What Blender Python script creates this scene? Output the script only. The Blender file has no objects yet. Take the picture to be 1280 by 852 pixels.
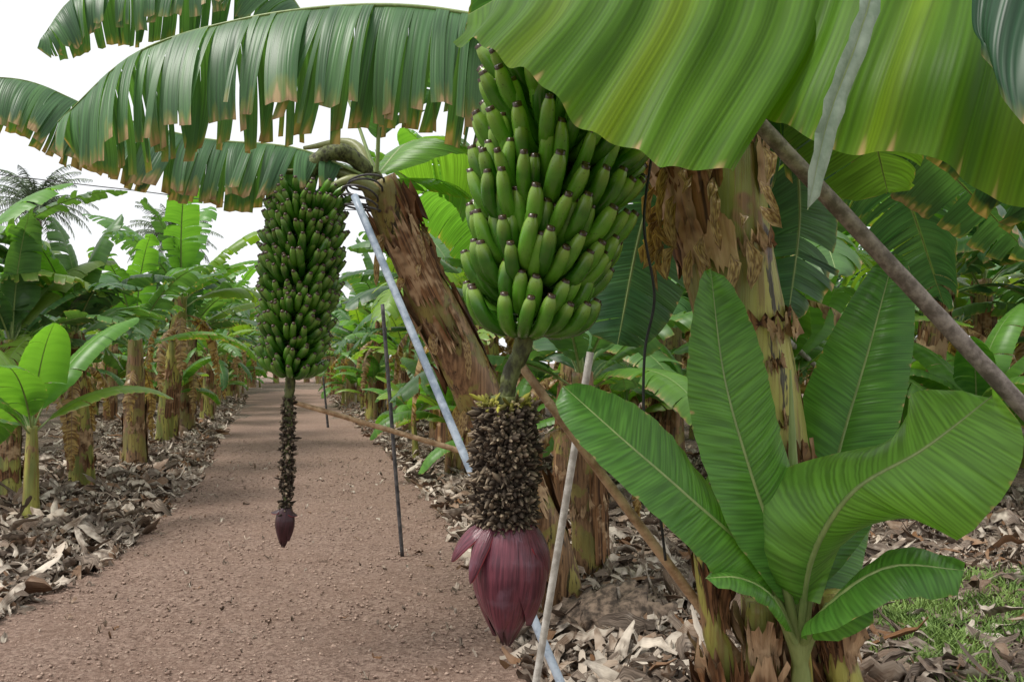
import bpy, math, random
import numpy as np
from mathutils import noise as mnoise, Vector
rng = np.random.default_rng(7); random.seed(7)
F=1100.0; HOR=450.0; CH=1.6
def W(px,py,Y): return np.array([(px-640)/F*Y, Y, CH+(HOR-py)/F*Y])
def G(px,py):
    Y=CH*F/(py-HOR); return ((px-640)/F*Y, Y)
scene=bpy.context.scene
# ------------------------------------------------------------------ materials
class NT:
    def __init__(s,name):
        s.mt=bpy.data.materials.new(name); s.mt.use_nodes=True; s.t=s.mt.node_tree; s.t.nodes.clear()
        s.out=s.n('ShaderNodeOutputMaterial')
    def n(s,ty,**k):
        o=s.t.nodes.new(ty)
        for a,b in k.items(): setattr(o,a,b)
        return o
    def l(s,a,b): s.t.links.new(a,b)
    def put(s,sock,v):
        if hasattr(v,'is_linked') or hasattr(v,'links'): s.l(v,sock)
        else:
            if isinstance(v,(tuple,list)) and len(v)==3 and sock.type=='RGBA': v=(*v,1)
            sock.default_value=v
    def m(s,op,a,b=0.0,c=0.0,clamp=False):
        o=s.n('ShaderNodeMath',operation=op,use_clamp=clamp)
        s.put(o.inputs[0],a); s.put(o.inputs[1],b); s.put(o.inputs[2],c); return o.outputs[0]
    def mix(s,f,a,b,mode='MIX'):
        o=s.n('ShaderNodeMix',data_type='RGBA',blend_type=mode); s.put(o.inputs[0],f); s.put(o.inputs[6],a); s.put(o.inputs[7],b); return o.outputs[2]
    def noise(s,vec,scale,detail=3,rough=0.55):
        o=s.n('ShaderNodeTexNoise'); s.l(vec,o.inputs['Vector']); o.inputs['Scale'].default_value=scale
        o.inputs['Detail'].default_value=detail; o.inputs['Roughness'].default_value=rough; return o.outputs[0]
    def mapr(s,v,a,b,c=0.0,d=1.0,smooth=True):
        o=s.n('ShaderNodeMapRange'); o.interpolation_type='SMOOTHSTEP' if smooth else 'LINEAR'
        s.put(o.inputs[0],v); o.inputs[1].default_value=a; o.inputs[2].default_value=b; o.inputs[3].default_value=c; o.inputs[4].default_value=d; return o.outputs[0]
    def sc(s,vec,x,y,z):
        o=s.n('ShaderNodeVectorMath',operation='MULTIPLY'); s.l(vec,o.inputs[0]); o.inputs[1].default_value=(x,y,z); return o.outputs[0]
    def bump(s,h,st=0.3,dist=0.01):
        o=s.n('ShaderNodeBump'); s.put(o.inputs['Height'],h); o.inputs['Strength'].default_value=st; o.inputs['Distance'].default_value=dist; return o.outputs[0]
    def pr(s,col,rough=0.6,spec=0.4,bump=None):
        o=s.n('ShaderNodeBsdfPrincipled'); s.put(o.inputs['Base Color'],col); s.put(o.inputs['Roughness'],rough)
        o.inputs['Specular IOR Level'].default_value=spec
        if bump is not None: s.l(bump,o.inputs['Normal'])
        return o.outputs[0]
    def done(s,sh): s.l(sh,s.out.inputs[0]); return s.mt
MATS=[]; MI={}
def reg(key,m): MI[key]=len(MATS); MATS.append(m)

def leaf_mat(name,dark,light,yel,trans,rough,lo=0.72,hi=1.22,spec=0.42,far=False):
    t=NT(name); uv=t.n('ShaderNodeUVMap').outputs[0]
    at=t.n('ShaderNodeAttribute',attribute_name='tint'); sp=t.n('ShaderNodeSeparateColor'); t.l(at.outputs['Color'],sp.inputs[0])
    R,Gd,B=sp.outputs; A=at.outputs['Alpha']
    su=t.n('ShaderNodeSeparateXYZ'); t.l(uv,su.inputs[0]); v=t.m('ABSOLUTE',su.outputs[1])
    n2=t.noise(t.sc(uv,26,0.8,1),1,2 if not far else 1)
    if far: n3=n2; dn=n2
    else:
        ob=t.n('ShaderNodeTexCoord').outputs['Object']; n3=t.noise(ob,5,1); n1=t.noise(t.sc(uv,150,1.2,1),1,0); dn=t.noise(t.sc(uv,40,3,1),1,1)
    f=t.m('ADD',t.m('MULTIPLY',n2,0.55),t.m('MULTIPLY',R,0.75)); f=t.m('ADD',f,t.m('MULTIPLY',n3,0.5)); f=t.mapr(f,0.3,1.45)
    col=t.mix(f,dark,light); col=t.mix(B,col,yel)
    if not far:
        st=t.mapr(n1,0.3,0.7,lo,hi,False); cs=t.n('ShaderNodeCombineColor')
        for i in range(3): t.l(st,cs.inputs[i])
        col=t.mix(1.0,col,cs.outputs[0],'MULTIPLY')
        col=t.mix(t.mapr(v,0.0,0.05,0.5,0.0),col,(0.20,0.28,0.08))
    dry=t.mix(t.mapr(dn,0.3,0.7),(0.13,0.065,0.025),(0.42,0.30,0.15))
    e=t.m('ADD',v,t.m('MULTIPLY',t.m('SUBTRACT',dn,0.5),0.45)); e=t.m('ADD',e,t.m('MULTIPLY',A,0.15))
    ef=t.mapr(e,1.03,1.11); ef=t.m('MULTIPLY',ef,t.mapr(A,0.0,0.1))
    yf=t.m('MULTIPLY',t.mapr(e,0.92,1.05),t.mapr(A,0,0.6,0,0.4))
    col=t.mix(yf,col,(0.30,0.28,0.05)); col=t.mix(ef,col,dry)
    gd=t.mapr(t.m('ADD',Gd,t.m('MULTIPLY',t.m('SUBTRACT',n3,0.5),0.8)),0.35,0.65); gd=t.m('MULTIPLY',gd,t.mapr(Gd,0.05,0.3))
    col=t.mix(gd,col,dry)
    bp=None if far else t.bump(t.m('ADD',t.m('MULTIPLY',n1,0.35),n2),0.6,0.007)
    p=t.pr(col,rough,spec,bp)
    tr=t.n('ShaderNodeBsdfTranslucent'); tc=t.mix(1.0,col,(2.3,2.3,0.8,1),'MULTIPLY'); t.l(tc,tr.inputs[0])
    mx=t.n('ShaderNodeMixShader'); mx.inputs[0].default_value=trans; t.l(p,mx.inputs[1]); t.l(tr.outputs[0],mx.inputs[2])
    return t.done(mx.outputs[0])
LA=((0.016,0.061,0.026),(0.088,0.205,0.068),(0.30,0.42,0.04),0.28,0.40); LB=((0.030,0.112,0.020),(0.112,0.280,0.045),(0.34,0.46,0.05),0.36,0.38)
reg('leaf',leaf_mat('banana_leaf_green',*LA)); reg('leafy',leaf_mat('banana_leaf_young',*LB))
reg('leaffar',leaf_mat('banana_leaf_field',*LA,far=True)); reg('leafyfar',leaf_mat('banana_leaf_field_young',*LB,far=True))
reg('leafu',leaf_mat('banana_leaf_underside',(0.028,0.092,0.006),(0.088,0.205,0.010),(0.26,0.34,0.012),0.42,0.5,0.78,1.16,spec=0.22))

t=NT('leaf_midrib'); at=t.n('ShaderNodeAttribute',attribute_name='tint'); sp=t.n('ShaderNodeSeparateColor'); t.l(at.outputs['Color'],sp.inputs[0])
ob=t.n('ShaderNodeTexCoord').outputs['Object']; c=t.mix(t.noise(t.sc(ob,60,60,9),1,2),(0.10,0.16,0.04),(0.30,0.38,0.13)); c=t.mix(sp.outputs[1],c,(0.22,0.13,0.06))
reg('rib',t.done(t.pr(c,0.4,0.5)))

def stem_mat(name,greeny,dryamt,mid=(0.15,0.17,0.04)):
    t=NT(name); ob=t.n('ShaderNodeTexCoord').outputs['Object']
    a=t.noise(t.sc(ob,7,7,1.6),1,2); b=t.noise(t.sc(ob,44,44,1.3),1,3,0.6); c=t.noise(t.sc(ob,5,5,4),1,3,0.6); e=t.noise(t.sc(ob,30,30,4),1,4,0.72)
    col=t.mix(t.mapr(a,0.35,0.65),mid,greeny)
    col=t.mix(t.mapr(b,0.5,0.66,0,0.75),col,(0.19,0.115,0.035))
    col=t.mix(t.mapr(c,dryamt,dryamt+0.05),col,t.mix(t.mapr(b,0.3,0.7),(0.085,0.042,0.02),(0.34,0.20,0.10)))
    ee=t.m('ADD',e,t.m('MULTIPLY',t.m('SUBTRACT',a,0.5),0.35))
    col=t.mix(t.mapr(ee,0.60,0.66,0,0.9),col,(0.016,0.011,0.008))
    bp=t.bump(t.m('ADD',t.m('MULTIPLY',b,0.8),t.m('MULTIPLY',c,0.7)),0.7,0.015)
    return t.done(t.pr(col,0.42,0.4,bp))
reg('stem',stem_mat('pseudostem_skin',(0.40,0.37,0.085),0.56))
reg('stemdry',stem_mat('pseudostem_old',(0.30,0.25,0.07),0.47,(0.17,0.15,0.045)))
def dry_mat(name,c1,c2,c3,lo=0.42,hi=0.68,c4=None):
    t=NT(name); ob=t.n('ShaderNodeTexCoord').outputs['Object']; uv=t.n('ShaderNodeUVMap').outputs[0]
    at=t.n('ShaderNodeAttribute',attribute_name='tint'); sp=t.n('ShaderNodeSeparateColor'); t.l(at.outputs['Color'],sp.inputs[0])
    a=t.noise(t.sc(uv,60,2,1),1,2,0.6); b=t.noise(ob,9,2,0.65)
    col=t.mix(t.mapr(a,0.35,0.65),c1,c2); col=t.mix(t.mapr(t.m('ADD',b,t.m('MULTIPLY',t.m('SUBTRACT',sp.outputs[0],0.5),0.5)),lo,hi),col,c3)
    if c4: col=t.mix(sp.outputs[2],col,c4)
    return t.done(t.pr(col,0.7,0.25,t.bump(a,0.8,0.008)))
reg('sheath',dry_mat('dry_sheath',(0.055,0.027,0.015),(0.27,0.135,0.06),(0.50,0.34,0.20),0.46,0.74))
reg('litter',dry_mat('dead_leaf_litter',(0.085,0.062,0.047),(0.26,0.20,0.155),(0.60,0.52,0.43),0.44,0.74,(0.22,0.11,0.05)))

def banana_mat(name,k,gb=1.0):
    t=NT(name); uv=t.n('ShaderNodeUVMap').outputs[0]; su=t.n('ShaderNodeSeparateXYZ'); t.l(uv,su.inputs[0]); u=su.outputs[0]
    at=t.n('ShaderNodeAttribute',attribute_name='tint'); sp=t.n('ShaderNodeSeparateColor'); t.l(at.outputs['Color'],sp.inputs[0]); ob=t.n('ShaderNodeTexCoord').outputs['Object']
    nz=t.noise(ob,25,2); nf=t.noise(ob,220,1)
    f=t.mapr(t.m('ADD',t.m('MULTIPLY',nz,0.7),t.m('MULTIPLY',sp.outputs[0],0.7)),0.3,1.1)
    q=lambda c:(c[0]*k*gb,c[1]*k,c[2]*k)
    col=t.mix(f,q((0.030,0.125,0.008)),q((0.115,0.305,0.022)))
    col=t.mix(t.mapr(u,0.74,0.94,0,0.6),col,q((0.30,0.42,0.08)))
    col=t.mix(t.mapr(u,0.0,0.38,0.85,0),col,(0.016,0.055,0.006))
    col=t.mix(t.mapr(nf,0.66,0.74,0,0.6),col,(0.05,0.05,0.015))
    col=t.mix(t.mapr(u,0.948,0.962),col,(0.050,0.028,0.016))
    return t.done(t.pr(col,0.27,0.5,t.bump(nz,0.15,0.004)))
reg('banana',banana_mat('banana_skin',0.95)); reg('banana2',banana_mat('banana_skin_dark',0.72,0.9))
t=NT('fruit_stalk'); ob=t.n('ShaderNodeTexCoord').outputs['Object']
n1=t.noise(t.sc(ob,40,40,25),1,3); col=t.mix(t.mapr(n1,0.35,0.6),(0.03,0.03,0.012),(0.12,0.14,0.045)); reg('stalk',t.done(t.pr(col,0.6,0.3,t.bump(n1,0.9,0.015))))
def bract_mat(name,k):
    t=NT(name); uv=t.n('ShaderNodeUVMap').outputs[0]; ob=t.n('ShaderNodeTexCoord').outputs['Object']
    n1=t.noise(t.sc(uv,3,60,1),1,3); n2=t.noise(ob,20,3); q=lambda c:tuple(x*k for x in c)
    col=t.mix(t.mapr(n1,0.3,0.7),q((0.060,0.013,0.024)),q((0.165,0.040,0.058))); col=t.mix(t.mapr(n2,0.5,0.75,0,0.55),col,q((0.175,0.10,0.135)))
    su=t.n('ShaderNodeSeparateXYZ'); t.l(uv,su.inputs[0]); col=t.mix(t.mapr(su.outputs[0],0.78,1.0,0,0.8),col,(0.03,0.014,0.016))
    return t.done(t.pr(col,0.35,0.5,t.bump(n1,0.6,0.005)))
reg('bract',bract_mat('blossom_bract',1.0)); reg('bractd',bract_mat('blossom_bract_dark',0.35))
t=NT('bract_inside'); uv=t.n('ShaderNodeUVMap').outputs[0]; n1=t.noise(t.sc(uv,3,30,1),1,3); reg('bractin',t.done(t.pr(t.mix(n1,(0.20,0.015,0.022),(0.42,0.05,0.06)),0.45,0.4)))
t=NT('dried_flowers'); at=t.n('ShaderNodeAttribute',attribute_name='tint'); sp=t.n('ShaderNodeSeparateColor'); t.l(at.outputs['Color'],sp.inputs[0])
col=t.mix(sp.outputs[0],(0.022,0.015,0.011),(0.42,0.33,0.23)); col=t.mix(sp.outputs[2],col,(0.35,0.34,0.05)); reg('flower',t.done(t.pr(col,0.8,0.2)))
def simple(name,c1,c2,scale,rough=0.6,st=0.4,stretch=(1,1,1),spec=0.4):
    t=NT(name); ob=t.n('ShaderNodeTexCoord').outputs['Object']; n=t.noise(t.sc(ob,*stretch),scale,4,0.65)
    sh=t.pr(t.mix(t.mapr(n,0.35,0.65),c1,c2),rough,spec,t.bump(n,st,0.004)); return t.done(sh)
reg('bluepole',simple('painted_steel_tube',(0.20,0.25,0.32),(0.42,0.48,0.55),14,0.4))
reg('greypole',simple('weathered_wood',(0.12,0.095,0.08),(0.30,0.25,0.22),30,0.7,0.8))
reg('paleback',simple('pale_pole',(0.34,0.31,0.27),(0.58,0.55,0.50),20,0.6))
reg('bamboo',simple('cane',(0.27,0.16,0.08),(0.52,0.36,0.21),25,0.5,0.5))
reg('greyleaf',simple('waxy_leaf_back',(0.17,0.24,0.15),(0.30,0.37,0.27),18,0.5))
reg('black',simple('black_cable',(0.012,0.012,0.012),(0.03,0.03,0.03),20,0.5))
reg('iron',simple('dark_iron',(0.03,0.03,0.033),(0.10,0.09,0.09),20,0.6))
reg('palm',simple('palm_frond',(0.08,0.12,0.065),(0.15,0.20,0.11),3,0.5))
reg('trunk',simple('palm_trunk',(0.10,0.075,0.05),(0.2,0.16,0.12),6,0.8))
reg('grass',simple('grass_blade',(0.08,0.15,0.025),(0.20,0.30,0.07),3,0.6))
reg('stump',simple('rotting_stump',(0.04,0.028,0.02),(0.25,0.18,0.13),14,0.9,1.0))
reg('pebble',simple('path_pebble',(0.17,0.11,0.085),(0.42,0.305,0.24),30,0.9))

# ------------------------------------------------------------------ mesh builder
class MB:
    def __init__(s): s.v=[];s.f=[];s.uv=[];s.t=[];s.mi=[];s.n=0
    def grids(s,P,UV,mat,tint,wrap=False):
        k,nu,nv,_=P.shape
        s.v.append(P.reshape(-1,3)); s.uv.append(np.broadcast_to(UV,(k,nu,nv,2)).reshape(-1,2))
        tt=np.asarray(tint,float)
        if tt.ndim==1: tt=np.broadcast_to(tt,(k,nu,nv,4))
        elif tt.ndim==2: tt=np.broadcast_to(tt[:,None,None,:],(k,nu,nv,4))
        s.t.append(tt.reshape(-1,4))
        idx=np.arange(k*nu*nv).reshape(k,nu,nv)+s.n
        if wrap: idx=np.concatenate([idx,idx[:,:,:1]],2)
        q=np.stack([idx[:,:-1,:-1],idx[:,1:,:-1],idx[:,1:,1:],idx[:,:-1,1:]],-1).reshape(-1,4)
        s.f.append(q); s.mi.append(np.full(len(q),MI[mat])); s.n+=k*nu*nv
    def grid(s,P,UV,mat,tint=(0.5,0,0,0),wrap=False): s.grids(P[None],UV[None],mat,tint,wrap)
    def mesh(s,name):
        v=np.concatenate(s.v);f=np.concatenate(s.f);uv=np.concatenate(s.uv);tt=np.concatenate(s.t);mi=np.concatenate(s.mi)
        me=bpy.data.meshes.new(name); me.vertices.add(len(v)); me.vertices.foreach_set('co',v.ravel().astype(np.float32))
        me.loops.add(f.size); me.loops.foreach_set('vertex_index',f.ravel().astype(np.int32))
        me.polygons.add(len(f)); me.polygons.foreach_set('loop_start',np.arange(0,f.size,4,dtype=np.int32))
        used=sorted(set(mi.tolist())); rm=np.zeros(len(MATS)+1,np.int32)
        for i,u_ in enumerate(used): me.materials.append(MATS[u_]); rm[u_]=i
        me.polygons.foreach_set('material_index',rm[mi])
        me.polygons.foreach_set('use_smooth',np.ones(len(f),dtype=bool))
        ul=me.uv_layers.new(name='UVMap'); ul.data.foreach_set('uv',uv[f.ravel()].ravel().astype(np.float32))
        ca=me.color_attributes.new(name='tint',type='FLOAT_COLOR',domain='POINT'); ca.data.foreach_set('color',tt.ravel().astype(np.float32))
        me.update(calc_edges=True); return me
    def obj(s,name,parent=None):
        o=bpy.data.objects.new(name,s.mesh(name)); scene.collection.objects.link(o)
        if parent: o.parent=parent
        return o
def empty(name):
    e=bpy.data.objects.new(name,None); scene.collection.objects.link(e); return e
def nrm(a): return a/np.maximum(np.linalg.norm(a,axis=-1,keepdims=True),1e-9)
def cr(pts,n):
    p=np.array(pts,float)
    if len(p)==2: return p[0]+(p[1]-p[0])*np.linspace(0,1,n)[:,None]
    q=np.vstack([2*p[0]-p[1],p,2*p[-1]-p[-2]]); out=[]
    for i in range(len(p)-1):
        t=np.linspace(0,1,24,endpoint=False)[:,None]; a,b,c,d=q[i:i+4]
        out.append(0.5*((2*b)+(-a+c)*t+(2*a-5*b+4*c-d)*t*t+(-a+3*b-3*c+d)*t**3))
    out=np.vstack(out+[p[-1:]]); s=np.r_[0,np.cumsum(np.linalg.norm(np.diff(out,axis=0),axis=1))]
    x=np.linspace(0,s[-1],n); return np.stack([np.interp(x,s,out[:,i]) for i in range(3)],1)
def frames(c,ref):
    T=nrm(np.gradient(c,axis=0)); S=nrm(np.cross(T,np.array(ref,float))); N=np.cross(S,T); return T,S,N
def length(c): return np.linalg.norm(np.diff(c,axis=0),axis=1).sum()
def tube(mb,pts,rad,mat,nu=24,nr=10,tint=(0.5,0,0,0),lump=0.0,ref=(0.13,1,0.07),cap=True):
    c=cr(pts,nu); T,S,N=frames(c,ref); r=np.interp(np.linspace(0,1,nu),np.linspace(0,1,len(rad)),rad)
    if cap: c=np.vstack([c[:1],c,c[-1:]]); S=np.vstack([S[:1],S,S[-1:]]); N=np.vstack([N[:1],N,N[-1:]]); r=np.r_[1e-4,r,1e-4]
    a=np.linspace(0,2*np.pi,nr,endpoint=False); rr=r[:,None]*(1+lump*rng.normal(size=(len(r),nr)))
    P=c[:,None]+rr[...,None]*(np.cos(a)[None,:,None]*S[:,None]+np.sin(a)[None,:,None]*N[:,None])
    L=length(c); uv=np.stack(np.meshgrid(np.linspace(0,L,len(r)),a/6.283,indexing='ij'),-1)
    mb.grid(P,uv[:,:,::-1] if mat=='sheath' else uv,mat,tint,True)
def shell(mb,pts,rad,t0,t1,a0,a1,off,mat='sheath',jag=0.03,flare=0.0,nv=16,nu=8):
    """a torn piece of old leaf sheath wrapped round a stem"""
    c=cr(pts,60); T,S,N=frames(c,(0.13,1,0.07)); tt=np.linspace(0,1,60); a=np.linspace(a0,a1,nv)
    lo=t0+jag*rng.random(nv); hi=t1-jag*rng.random(nv)*1.5
    t=lo[None]+(hi-lo)[None]*np.linspace(0,1,nu)[:,None]
    I=lambda A:np.stack([np.interp(t,tt,A[:,i]) for i in range(3)],-1)
    r=np.interp(t,np.linspace(0,1,len(rad)),rad)+off+flare*np.linspace(0,1,nu)[:,None]**2*(0.5+rng.random(nv))[None]+0.003*rng.normal(size=t.shape)
    P=I(c)+r[...,None]*(np.cos(a)[None,:,None]*I(S)+np.sin(a)[None,:,None]*I(N))
    uv=np.stack([np.broadcast_to(a/6.28*1.0,t.shape),t],-1)
    mb.grid(P,uv,mat,(rng.random(),0,0,0))
def leaf(mb,pts,width,droop=0.6,rise=0.3,fray=0.4,dry=0.0,edge=0.3,tint=None,yel=0.0,up=(0,0,1),pet=0.08,mat='leaf',seg=0.05,nv=7,ribr=0.012,slant=0.35,pleat=0.004,sides=(1,-1),pw=3.0,wave=0.0,asym=(1,1),hang=0.0,base=0.02,blen=0.22,gapk=0.28,jk=0.28,lenk=0.22):
    n=60; c=cr(pts,n); T,S,N=frames(c,up); L=length(c); tt=np.linspace(0,1,n)
    if tint is None: tint=rng.random()
    def I(A,t): return np.stack([np.interp(t,tt,A[:,i]) for i in range(3)],-1)
    def prof(t):
        x=np.clip((t-pet)/(1-pet),0,1); return width*np.minimum(1,(x/blen+base))**0.6*np.sqrt(np.clip(1-x**pw,0,1))
    for si,s in enumerate(sides):
        t=pet
        ph=rng.random(3)*6.28
        while t<0.995:
            iso=rng.random()<fray
            dt=seg/L*(0.4+1.2*rng.random())*(1.0 if iso else 2.2)
            if not iso and fray<0.9: dt*=1+rng.random()*(2.5*(1-fray))
            t1=min(1.0,t+dt)
            if t1>0.985: t1=1.0
            nu=max(2,int((t1-t)*L/0.028)+1)
            v=np.linspace(0,1,nv)[None]; u=np.linspace(0,1,nu)[:,None]
            gap=(0.04+gapk*rng.random())*v*fray if fray>0 else 0*v
            mid=(t+t1)/2; U=t+(t1-t)*u; U=mid+(U-mid)*(1-gap)
            w=prof(U)*asym[si]*(1-(lenk*rng.random()*fray if fray>0.05 else 0))
            jit=rng.normal()*jk*fray
            d=droop+jit+wave*np.sin(U*9+ph[0])
            ang=-rise+0.25*jit+(d+rise)*v**0.8
            ca=np.cos(ang);sa=np.sin(ang); dv=1.0/(nv-1)
            X=np.concatenate([0*ca[:,:1],np.cumsum((ca[:,1:]+ca[:,:-1])/2*dv,1)],1); Z=np.concatenate([0*sa[:,:1],np.cumsum((sa[:,1:]+sa[:,:-1])/2*dv,1)],1)
            Tm=np.clip(U+slant*v*w/L,0,1); over=np.clip(U+slant*v*w/L-1,0,None)*L
            M=I(c,Tm); SS=nrm(I(S,U)); NN=nrm(I(N,U)); TT=nrm(I(T,U))
            if hang>0:
                NN=nrm(NN*(1-hang)+np.array([0,0,1.0])*hang)
            P=M+over[...,None]*TT*0.7+(s*X*w)[...,None]*SS-(Z*w)[...,None]*NN
            P=P+(pleat*np.sin(U*L*90+ph[1])*v+0.012*wave*8*np.sin(U*L*9+ph[2])*v**2)[...,None]*NN
            if fray>0.3:
                P=P+(rng.normal()*0.02*v**2)[...,None]*TT
                cup=(u-0.5)**2*4*0.010*fray*(0.3+v)*rng.choice([-1,1]); P=P+cup[...,None]*(s*SS*0.8+NN*0.4)
            uv=np.stack([U*L+0*v,s*(v+0*U)],-1)
            mb.grid(P,uv,mat,(float(np.clip(tint+rng.normal()*0.15*fray,0,1)),dry,yel,edge*(0.6+0.8*rng.random())))
            t=t1
    r=np.linspace(1,0.12,n)
    a=np.linspace(0,2*np.pi,6,endpoint=False); cc=c-N*ribr*0.45*r[:,None]
    P=cc[:,None]+(ribr*r)[:,None,None]*(np.cos(a)[None,:,None]*S[:,None]+0.8*np.sin(a)[None,:,None]*N[:,None])
    mb.grid(P,np.zeros((n,6,2)),'rib',(tint,dry,0,0),True)
def arc(p0,az,el,L,bend,n=6):
    p=np.array(p0,float); out=[p.copy()]; e=el
    for i in range(n):
        out.append(out[-1]+L/n*np.array([math.cos(e)*math.cos(az),math.cos(e)*math.sin(az),math.sin(e)])); e-=bend/n*(0.6+0.8*i/n)
        e=max(e,-1.5)
    return out
FS=np.array([0,.07,.14,.24,.36,.48,.60,.72,.82,.89,.93,.955,.960,.995,1.0]); FRAD=np.array([.5,.5,.72,.95,1,1,1,1,.94,.83,.68,.56,.54,.52,.02])
def make_bunch(mb,top,bot,R,rows,per,FL,FR,nr=8,jit=1.0,endscale=0.75,tilt=0.12,mat='banana',phi1=1.28,stag=0.024,open_top=0.0):
    """hands of curved fingers round a stalk: each finger leaves the stalk sideways, then turns up"""
    top=np.array(top,float);bot=np.array(bot,float); Az=nrm(top-bot); X=nrm(np.cross(Az,[0,1,0.0])); Yv=np.cross(Az,X)
    allP=[];tn=[];s=FS
    for r in range(rows):
        k=r/(rows-1); ax=bot+(top-bot)*(0.03+0.90*k)
        sc=(endscale+(1-endscale)*min(1,k/0.45))
        tdir=rng.random()*6.28; off=rng.random()*6.28; m=int(round(per*(0.75+0.25*sc)))
        for layer in range(2):
            for i in range(m):
                if rng.random()<0.02*jit: continue
                th=off+6.2832*(i+0.5*layer+0.14*rng.normal()*jit)/m
                FLi=FL*sc*(1+0.05*rng.normal()*jit)
                ph0=(-0.30 if layer==0 else 0.12)+0.05*rng.normal(); ph1=phi1-open_top*max(0,k-0.45)*2+0.08*layer+0.10*rng.normal()*jit
                phi=ph0+(ph1-ph0)*np.clip((s-0.12)/0.60,0,1)
                ds=np.diff(s)*FLi; pm=(phi[1:]+phi[:-1])/2
                x=np.r_[0,np.cumsum(np.cos(pm)*ds)]; z=np.r_[0,np.cumsum(np.sin(pm)*ds)]
                tgt=(R*sc-0.025-FR*0.5)*(1-0.13*layer)*(1+0.03*rng.normal()*jit)*(1+0.25*open_top*max(0,k-0.45)*2)
                x=x*tgt/max(x[-1],1e-3)+0.025
                dz=tilt*R*math.sin(th+tdir)*0.5+layer*stag+0.005*rng.normal()
                rad=FR*(0.85+0.15*sc)*(1+0.05*rng.normal())*FRAD
                tx=np.gradient(x);tz=np.gradient(z);q=np.hypot(tx,tz);tx/=q;tz/=q
                er=math.cos(th)*X+math.sin(th)*Yv; et=-math.sin(th)*X+math.cos(th)*Yv
                C=ax+x[:,None]*er+(z+dz)[:,None]*Az+ (0.013*rng.normal()*jit*s**2)[:,None]*et
                Nn=-tz[:,None]*er+tx[:,None]*Az
                a=np.linspace(0,6.2832,nr,endpoint=False)+rng.random()
                rr=rad[:,None]*(1+0.08*np.cos(5*a))[None]
                P=C[:,None]+rr[...,None]*(np.cos(a)[None,:,None]*et+np.sin(a)[None,:,None]*Nn[:,None])
                allP.append(P); tn.append((rng.random(),0,0,0))
    P=np.stack(allP); uv=np.stack(np.meshgrid(s,a/6.28,indexing='ij'),-1)
    mb.grids(P,uv[None],mat,np.array(tn),True)
# ------------------------------------------------------------------ background banana plants (mesh variants)
def plant_mesh(name,h,nl,LL,deadn,seed,young=False):
    global rng; rng=np.random.default_rng(seed); mb=MB()
    lean=rng.normal(size=2)*0.10*h/2
    path=[(0,0,-0.05),(lean[0]*0.3,lean[1]*0.3,h*0.35),(lean[0]*0.7,lean[1]*0.7,h*0.7),(lean[0],lean[1],h)]
    r0=0.145 if not young else 0.055
    rad=[r0*1.15,r0,r0*0.85,r0*0.62]
    tube(mb,path,rad,'stem' if seed%2 else 'stemdry',30,16,lump=0.03)
    if not young:
        for i in range(9):
            t0=rng.random()*0.8; a0=rng.random()*6.28; shell(mb,path,rad,t0,min(1,t0+0.12+0.22*rng.random()),a0,a0+1.0+2.2*rng.random(),0.006+0.012*rng.random(),jag=0.06,flare=0.03*rng.random())
    top=np.array(path[-1]); az=rng.random()*6.28
    for i in range(nl):
        az+=2.4+rng.normal()*0.25; k=i/max(1,nl-1)
        el=0.45+0.95*k+rng.normal()*0.1; L=LL*(0.85+0.3*rng.random())*(1-0.2*(k>0.85))
        leaf(mb,arc(top-np.array([0,0,0.22*(1-k)*r0/0.14]),az,el,L,1.6-0.9*k+rng.random()*0.5),LL*0.16*(0.9+0.3*rng.random()),droop=0.5+rng.random()*0.8,rise=0.35,fray=(0.3+0.6*rng.random())*(0.25 if young else 1),edge=0.05+0.7*(1-k)*rng.random(),yel=0.1*rng.random()+(0.3 if rng.random()<0.12 else 0),
             pet=0.13,nv=5,seg=0.065,mat='leafyfar' if (young or rng.random()<0.3) else 'leaffar',ribr=0.016 if not young else 0.009,hang=0.3,tint=rng.random())
    for i in range(deadn):
        az=rng.random()*6.28; L=LL*(0.5+0.35*rng.random())
        leaf(mb,arc(top-np.array([0,0,0.3+0.3*rng.random()]),az,-0.1,L,3.2),LL*0.07,droop=1.3,rise=0.1,fray=0.95,dry=1.0,edge=1,pet=0.1,nv=5,seg=0.06,ribr=0.01,mat='leaffar')
    return mb.mesh(name)
variants=[plant_mesh('banana_plant_mesh_%d'%i,[2.0,1.75,2.2,1.9,1.6,2.1][i],[12,11,13,12,11,13][i],[1.9,1.7,2.0,1.8,1.6,1.9][i],[4,3,5,3,2,4][i],11+i) for i in range(6)]
youngm=[plant_mesh('young_plant_mesh_%d'%i,[0.75,0.95,0.6][i],[8,9,7][i],[1.15,1.3,1.0][i],0,31+i,young=True) for i in range(3)]
rng=np.random.default_rng(99)
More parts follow.
